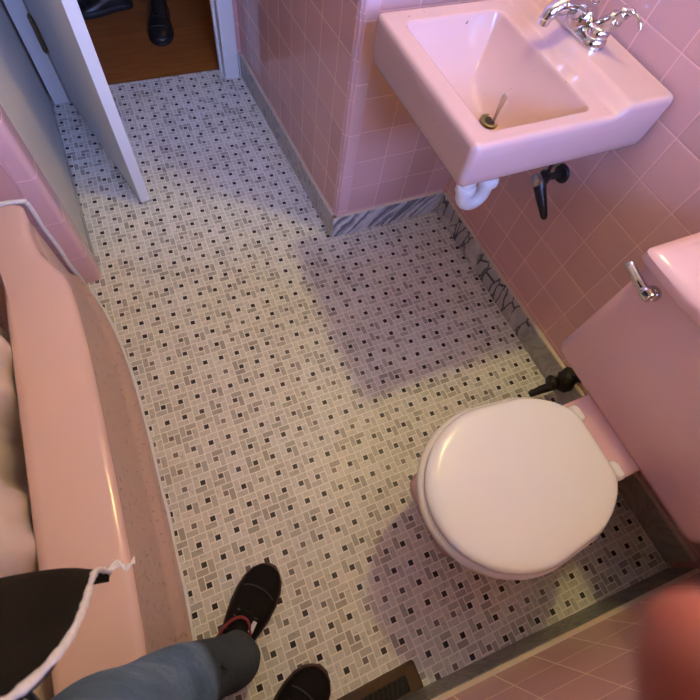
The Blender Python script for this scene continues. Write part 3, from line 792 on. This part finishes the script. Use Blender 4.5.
def shoe(par, toe, heel, w, mats, laces=True, z0=0.0, lining=None, tagm=None):
    t_, h_ = V((*toe, z0)), V((*heel, z0)); ax = (t_-h_); L = ax.length; ax.normalize(); sd = V((-ax.y, ax.x, 0))
    prof = [(0.0, .30, .070), (.02, .52, .078), (.07, .66, .086), (.16, .70, .090), (.28, .70, .088), (.38, .73, .082), (.50, .86, .071), (.62, .98, .062), (.74, 1.0, .054), (.84, .93, .047), (.92, .76, .040), (.97, .52, .032), (1.0, .20, .022)]
    n = 20
    root = obj('shoe', (lambda b: (loft(b, [[h_+ax*(t*L)+sd*(math.cos(PI*k/(n-1))*w/2*ww*.97)+V((0, 0, .016+(hh-.016)*math.sin(PI*k/(n-1))**(.62))) for k in range(n)] for t, ww, hh in prof]), b)[1])(NB()), mats[0], par, angle=70)
    b = NB()
    def outl(k_, z):
        pts = [h_+ax*(t*L+(.004 if t == 1 else -.004 if t == 0 else 0)*k_)+sd*(w/2*ww*k_) for t, ww, hh in prof]
        pts2 = [h_+ax*(t*L+(.004 if t == 1 else -.004 if t == 0 else 0)*k_)-sd*(w/2*ww*k_) for t, ww, hh in reversed(prof)]
        return [(q.x, q.y, z) for q in pts+pts2]
    loft(b, [outl(1.0, z0+.0005), outl(1.04, z0+.004), outl(1.04, z0+.018), outl(.98, z0+.024)]); obj('sole', b, mats[1], root, angle=50)
    if laces:
        b = NB()
        tg = [h_+ax*(t*L)+V((0, 0, z)) for t, z in ((.30, .094), (.42, .083), (.54, .073), (.62, .066))]
        loops = []
        for q, ww in zip(tg, (.028, .027, .024, .018)): loops.append([q+sd*(ww*math.cos(2*PI*k/14))+V((0, 0, .006*math.sin(2*PI*k/14))) for k in range(14)])
        loft(b, loops); obj('tongue', b, mats[0], root)
        b = NB()
        for i, t in enumerate((.40, .45, .50, .55, .60)):
            z = .094-(t-.30)*.092+.002; wv = .030-.02*(t-.4)
            q = h_+ax*(t*L); tube(b, [q+sd*wv+V((0, 0, z-.008)), q+sd*wv*.5+V((0, 0, z+.0005)), q+V((0, 0, z+.0025)), q-sd*wv*.5+V((0, 0, z+.0005)), q-sd*wv+V((0, 0, z-.008))], .0024, 6)
        obj('laces', b, M['lace'], root)
        b = NB()                                                      # toe-cap seam
        tube(b, [h_+ax*(.74*L+.02*math.cos(PI*k/12-PI/2))+sd*(w*.42*math.cos(PI*k/12))+V((0, 0, .018+(.0385)*math.sin(PI*k/12)**.62)) for k in range(13)], .0018, 6)
        obj('toe_seam', b, M['lace'], root)
    if lining:
        b = NB(); pts = []
        for k in range(25):
            a = 2*PI*k/24; pts.append(h_+ax*(L*.355+.064*math.cos(a))+sd*(.037*math.sin(a))+V((0, 0, .090-.004*math.cos(a))))
        tube(b, pts, .0036, 8); obj('collar_lining', b, lining, root)
    if tagm:
        b = NB(); q = h_+ax*(L*.545)-sd*.026+V((0, 0, .084)); tube(b, [q-ax*.012, q+ax*.012], [.006, .005], 8); obj('loop_tag', b, tagm, root)
    return root
def fold_disp(me, amp, fr, seed=0):
    for v in me.vertices:
        c = v.co; n_ = noise.noise(V((c.x*fr, c.y*fr, c.z*fr*.55+seed)))
        v.co = c + v.normal*amp*n_

def person(loc, label, J, look, headc, cloth, hands, vox=.006, hairm='hair'):
    """J: dict of joints in world space"""
    root = thing('person', label, 'person', loc)
    j = {k: V(v) for k, v in J.items()}
    # body
    bm = NB()
    N = {'pel': (j['pel'], (.125, .10)), 'waist': (j['waist'], (.115, .09)), 'chest': (j['chest'], (.135, .105)), 'neckb': (j['neckb'], .062), 'neck': (j['neck'], .054), 'skull': (headc, .06)}
    E = [('pel', 'waist'), ('waist', 'chest'), ('chest', 'neckb'), ('neckb', 'neck'), ('neck', 'skull')]
    for s in 'LR':
        N.update({'sh'+s: (j['sh'+s], .055), 'el'+s: (j['el'+s], .040), 'wr'+s: (j['wr'+s], .027), 'hip'+s: (j['hip'+s], .082), 'kn'+s: (j['kn'+s], .050), 'an'+s: (j['an'+s], .031), 'ft'+s: (j['ft'+s], .022)})
        N['ua'+s] = ((j['sh'+s]+j['el'+s])/2, .046); N['fa'+s] = (j['el'+s].lerp(j['wr'+s], .35), .039); N['th'+s] = (j['hip'+s].lerp(j['kn'+s], .45), .074); N['ca'+s] = (j['kn'+s].lerp(j['an'+s], .35), .043)
        E += [('chest', 'sh'+s), ('sh'+s, 'ua'+s), ('ua'+s, 'el'+s), ('el'+s, 'fa'+s), ('fa'+s, 'wr'+s), ('pel', 'hip'+s), ('hip'+s, 'th'+s), ('th'+s, 'kn'+s), ('kn'+s, 'ca'+s), ('ca'+s, 'an'+s), ('an'+s, 'ft'+s)]
    add_mesh(bm, skin_mesh({k: (tuple(v[0]), v[1]) for k, v in N.items()}, E, 2, 'pel'))
    P, B = head(bm, headc, look)
    for h in hands: hand(bm, *h)
    if cloth.get('extra'): cloth['extra'](bm)
    me = remesh(bm, vox, 3)
    me.polygons.foreach_set('use_smooth', [True]*len(me.polygons))
    link_mesh('body', me, M['skin'], root)
    for s in (-1, 1):
        b = NB(); ell(b, P(s*.031, .079, .008), (.0115, .0115, .0115)); ey = obj('eye', b, M['eye'], root); b = NB(); ell(b, P(s*.031, .0865, .0075), (.0052, .0052, .0052)); obj('iris', b, M['hair'], ey)
    b = NB(); ell(b, P(0, -.022, .045), (.083, .098, .092), B, 28)
    bmesh.ops.bisect_plane(b, geom=b.verts[:]+b.edges[:]+b.faces[:], plane_co=P(0, .055, .03), plane_no=B @ V((0, .75, -.66)), clear_outer=True)
    for v in b.verts: v.co += v.normal*.006*noise.noise(v.co*60)
    obj('hair', b, M[hairm], root, angle=80)
    # trousers
    bm = NB()
    N = {'pel': (j['pel']+V((0, 0, .02)), (.155, .135)), 'waist': (j['pel'].lerp(j['waist'], .7), (.15, .125))}; E = [('pel', 'waist')]
    for s in 'LR':
        N.update({'hip'+s: (j['hip'+s], .102), 'th'+s: (j['hip'+s].lerp(j['kn'+s], .45), .092), 'kn'+s: (j['kn'+s], .073), 'ca'+s: (j['kn'+s].lerp(j['an'+s], .4), .058), 'an'+s: (j['an'+s]+V((0, 0, .035)), .060), 'cu'+s: (j['an'+s]+V((0, 0, -.048))+cloth['toe'+s]*.006, (.063, .063))})
        E += [('pel', 'hip'+s), ('hip'+s, 'th'+s), ('th'+s, 'kn'+s), ('kn'+s, 'ca'+s), ('ca'+s, 'an'+s), ('an'+s, 'cu'+s)]
    add_mesh(bm, skin_mesh({k: (tuple(v[0]), v[1]) for k, v in N.items()}, E, 2, 'pel'))
    me = remesh(bm, .008, 3); fold_disp(me, .016, 11, loc[0]*10)
    me.polygons.foreach_set('use_smooth', [True]*len(me.polygons))
    tr_ = link_mesh(cloth['legs_name'], me, cloth['legs'], root)
    # shirt
    bm = NB()
    N = {'hem': (j['pel']+V((0, 0, -.02)), (.168, .140)), 'pel': (j['pel']+V((0, 0, .05)), (.160, .132)), 'waist': (j['waist'], (.140, .112)), 'chest': (j['chest'], (.158, .125)), 'neckb': (j['neckb'], .075)}; E = [('hem', 'pel'), ('pel', 'waist'), ('waist', 'chest'), ('chest', 'neckb')]
    for s in 'LR':
        N.update({'sh'+s: (j['sh'+s], .072), 'ua'+s: (j['sh'+s].lerp(j['el'+s], .5), .060)}); E += [('chest', 'sh'+s), ('sh'+s, 'ua'+s)]
        if cloth.get('long'): 
            N.update({'el'+s: (j['el'+s], .054), 'cf'+s: (j['el'+s].lerp(j['wr'+s], .92), .040)}); E += [('ua'+s, 'el'+s), ('el'+s, 'cf'+s)]
    add_mesh(bm, skin_mesh({k: (tuple(v[0]), v[1]) for k, v in N.items()}, E, 2, 'chest'))
    me = remesh(bm, .009, 3); fold_disp(me, .008, 9, 3)
    me.polygons.foreach_set('use_smooth', [True]*len(me.polygons))
    link_mesh('shirt', me, cloth['shirt'], root)
    return root, tr_

# camera first: the photographer's finger is placed relative to the phone in the hand
CAM = V((-.00843, -.20199, 1.32545))
RC = Matrix(((.9193031, .2996899, -.2550839), (-.3798463, .8452292, -.3759048), (.1029495, .4424632, .8908579)))
def cp(x, y, z): return CAM + RC @ V((x, -y, -z))       # x right, y down, z forward of the phone
cd = lambda x, y, z: RC @ V((x, -y, -z))

# photographer
u_ = V((.88, .47, 0)).normalized(); l_ = V((-u_.y, u_.x, 0))
pel = V((-.235, -.375, .90)); chest = V((-.275, -.415, 1.24))
J = dict(pel=pel, waist=(-.262, -.40, 1.05), chest=chest, neckb=(-.275, -.425, 1.43), neck=(-.262, -.42, 1.50))
for s, k in (('L', 1), ('R', -1)):
    J['hip'+s] = pel + l_*(.088*k) + V((0, 0, -.03)); J['sh'+s] = chest + l_*(.175*k) + V((0, 0, .165))
J['knL'] = V((-.238, -.292, .50)); J['anL'] = V((-.178, -.316, .105)); J['ftL'] = V((-.150, -.288, .055))
J['knR'] = V((-.195, -.490, .49)); J['anR'] = V((-.200, -.530, .105)); J['ftR'] = V((-.165, -.513, .055))
wrR = cp(.088, .165, .035); wrL = cp(-.135, .06, .02)
J['wrR'] = wrR; J['wrL'] = wrL
J['elR'] = V((-.165, -.53, 1.14)); J['elL'] = V((-.345, -.14, 1.14))
def finger_extra(bm):
    # right index finger reaching round the phone beside its lens
    chain(bm, [cp(.072, .10, .048), cp(.058, .085, .054), cp(.050, .062, .057), cp(.0468, .048, .057), cp(.0462, .0355, .056), cp(.0464, .0305, .056)], [.0098, .0098, .0096, .0094, .0090, .0078])
hands = [(wrR, cd(.0, -1, .05), cd(-.4, 0, -1), cd(-1, 0, .4), (None, .95, 1.0, 1.05)),
         (wrL, cd(.1, -1, .05), cd(.4, 0, -1), cd(1, 0, .4), (1.0, .95, 1.0, 1.05))]
ph, jn = person((-.22, -.40, 0), 'person in open black jacket with white fleece edge, blue jeans and black sneakers', J, (.75, .45, -.55), V((-.225, -.395, 1.615)),
    dict(legs=M['jeans'], legs_name='jeans', toeL=V((.7, .7, 0)), toeR=V((.87, .48, 0)), shirt=M['darkcloth'], extra=finger_extra), hands, .0038)
shoe(ph, (-.043, -.170), (-.258, -.366), .108, (M['shoe'], M['sole']), lining=M['red'], tagm=M['white'])
shoe(ph, (-.002, -.432), (-.252, -.570), .110, (M['shoe'], M['sole']), lining=M['red'], tagm=M['white'])
# open jacket
EX = .6
def jk(phi, z):
    t = (z-.74)/(1.44-.74); c = pel.lerp(chest, min(1, max(0, (z-.90)/.34)))
    q = sm((z-.75)/.26); a = .190-.028*q; bb = .250-.026*q
    if t > .5: k = (t-.5)/.5; bb *= 1-.16*k
    if t > .85: k = (t-.85)/.15; a *= 1-.42*k; bb *= 1-.45*k
    w = 1+.024*math.sin(phi*5+z*9)*abs(math.sin(phi))+.014*math.sin(phi*9-z*14)+.07*math.exp(-((z-.83)/.05)**2)*max(0, math.sin(phi))**2-.05*math.exp(-((z-.93)/.04)**2)*max(0, math.sin(phi))**2
    cs, sn = math.cos(phi), math.sin(phi)
    return V((c.x, c.y, z)) + u_*(a*w*math.copysign(abs(cs)**EX, cs)) + l_*(bb*w*math.copysign(abs(sn)**EX, sn))
NPh, NZ = 96, 36
def phz(z):
    q = sm((z-.75)/.26); left = .198-.072*q-.05*sm((z-1.2)/.2); bb = .250-.026*q
    return math.asin((left/bb)**(1/EX))
def jp(k, i):
    s = i/NPh; edge = abs(2*s-1); z0 = .80-.050*edge**3; z = z0+(1.445-z0)*k/NZ
    p0 = phz(z); return jk(p0+(2*PI-2*p0)*s, z)
b = NB(); rows = []
for k in range(NZ+1):
    rows.append([b.verts.new(jp(k, i)) for i in range(NPh+1)])
for a, c in zip(rows, rows[1:]):
    for i in range(NPh): b.faces.new((a[i], a[i+1], c[i+1], c[i]))
bmesh.ops.recalc_face_normals(b, faces=b.faces[:]); bmesh.ops.solidify(b, geom=b.faces[:], thickness=.010)
for s in 'LR':
    p0, p1, p2 = J['sh'+s], V(J['el'+s]), V(J['wr'+s]); pts = smooth_path([p0+V((0, 0, .0)), p0.lerp(p1, .5), p1, p1.lerp(p2, .5), p1.lerp(p2, .90)], 5)
    rr = [.082-.036*i/(len(pts)-1)+.004*math.sin(i*2.2) for i in range(len(pts))]; tube(b, pts, rr, 20)
jack = obj('jacket', b, M['jacket'], ph, angle=80)
b = NB()
def fuzz(pts, r):
    q = smooth_path(pts, 4); tube(b, q, [r*(1+.45*noise.noise(p*140)) for p in q], 10)
inn = lambda p, c: p
fuzz([jp(k, 0) for k in range(0, NZ+1)], .0030)
fuzz([jp(k, NPh) for k in range(0, NZ+1)], .0030)
obj('fleece_edge', b, M['fleece'], jack, angle=80)
b = NB(); tip = jp(0, 0)
for k in range(3):
    tube(b, smooth_path([tip+V((0, 0, .004*k)), tip+V((.008, .003+.003*k, -.004)), tip+V((.016, .001-.003*k, -.006+.003*k)), tip+V((.025, .003*k, -.007))], 4), .0011, 6)
obj('loose_thread', b, M['thread'], jack)
# pocket seam of the jeans
b = NB()
hp = J['hipL']; tube(b, smooth_path([hp+u_*.100+l_*.02+V((0, 0, .03)), hp+u_*.085+l_*.062+V((0, 0, -.01)), hp+u_*.05+l_*.092+V((0, 0, -.02)), hp+u_*.01+l_*.104+V((0, 0, -.01))], 5), .0028, 8)
obj('pocket_seam', b, M['stitch'], jn)

# person standing in the hall, facing the bathroom
c = V((.12, 2.50, 0)); f2 = V((.05, -1, 0)).normalized(); l2 = V((-f2.y, f2.x, 0))   # l2 points to +x (their left)
J2 = dict(pel=c+V((0, 0, .93)), waist=c+V((0, 0, 1.08)), chest=c+V((0, 0, 1.28)), neckb=c+V((0, 0, 1.48)), neck=c+V((0, -.01, 1.545)))
for s, k in (('L', 1), ('R', -1)):
    J2['hip'+s] = c+l2*(.088*k)+V((0, 0, .90)); J2['sh'+s] = c+l2*(.185*k)+V((0, 0, 1.435)); J2['el'+s] = c+l2*(.25*k)+V((0, .03, 1.13)); J2['wr'+s] = c+l2*(.255*k)+V((0, -.06, .88))
J2['knL'] = V((.225, 2.45, .50)); J2['anL'] = V((.235, 2.365, .10)); J2['ftL'] = V((.23, 2.33, .055))
J2['knR'] = V((.055, 2.47, .50)); J2['anR'] = V((.055, 2.455, .10)); J2['ftR'] = V((.02, 2.45, .055))
h2 = [(J2['wrL'], (0, -.12, -1), (-1, 0, 0), (0, -1, .12), (.3, .35, .4, .45)), (J2['wrR'], (0, -.12, -1), (1, 0, 0), (0, -1, .12), (.3, .35, .4, .45))]
p2, tr2 = person((.12, 2.45, 0), 'person standing in the dim hall beyond the door, in dark trousers and black shoes', J2, (0, -1, -.05), V((.12, 2.485, 1.64)), dict(legs=M['darkcloth'], legs_name='trousers', toeL=V((-.2, -.98, 0)), toeR=V((-.98, -.15, 0)), shirt=M['darkcloth'], long=True), h2, .008)
shoe(p2, (.184, 2.100), (.252, 2.40), .110, (M['shoe2'], M['sole_black']))
shoe(p2, (-.150, 2.415), (.120, 2.462), .110, (M['shoe2'], M['sole_black']))

# ------------------------------------------------------------------ daylight, camera, colour
w = bpy.data.worlds.new('World'); SC.world = w; w.use_nodes = True
bg = w.node_tree.nodes['Background']; bg.inputs[0].default_value = (.31, .43, 1.0, 1); bg.inputs[1].default_value = 29
ld = bpy.data.lights.new('window_portal', 'AREA'); ld.shape = 'RECTANGLE'; ld.size = WX1-WX0; ld.size_y = WZ1-WZ0
ld.cycles.is_portal = True
lo = bpy.data.objects.new('window_portal', ld); COL.objects.link(lo); lo.location = ((WX0+WX1)/2, ywin-.14, (WZ0+WZ1)/2); lo.rotation_euler = (-PI/2, 0, PI)
lo.rotation_euler = (PI/2, 0, 0)
sl = bpy.data.lights.new('daylight', 'SUN'); sl.energy = .58; sl.color = (.35, .46, 1.0); sl.angle = math.radians(34)
so = bpy.data.objects.new('daylight', sl); COL.objects.link(so); so.location = (.4, -4, 3)
so.rotation_euler = V((.16, .80, -.58)).to_track_quat('-Z', 'Y').to_euler()
cam = bpy.data.cameras.new('camera'); co = bpy.data.objects.new('camera', cam); COL.objects.link(co)
cam.sensor_width = 36; cam.lens = 448.68/700*36; cam.shift_x = (350-340.17)/700; cam.shift_y = -(350-349.67)/700
cam.clip_start = .005; cam.clip_end = 50
cam.dof.use_dof = True; cam.dof.focus_distance = 1.3; cam.dof.aperture_fstop = 9
m4 = RC.to_4x4(); m4.translation = CAM; co.matrix_world = m4
SC.camera = co
SC.view_settings.view_transform = 'Standard'; SC.view_settings.look = 'None'; SC.view_settings.gamma = 1; SC.view_settings.exposure = .22; SC.view_settings.use_curve_mapping = False
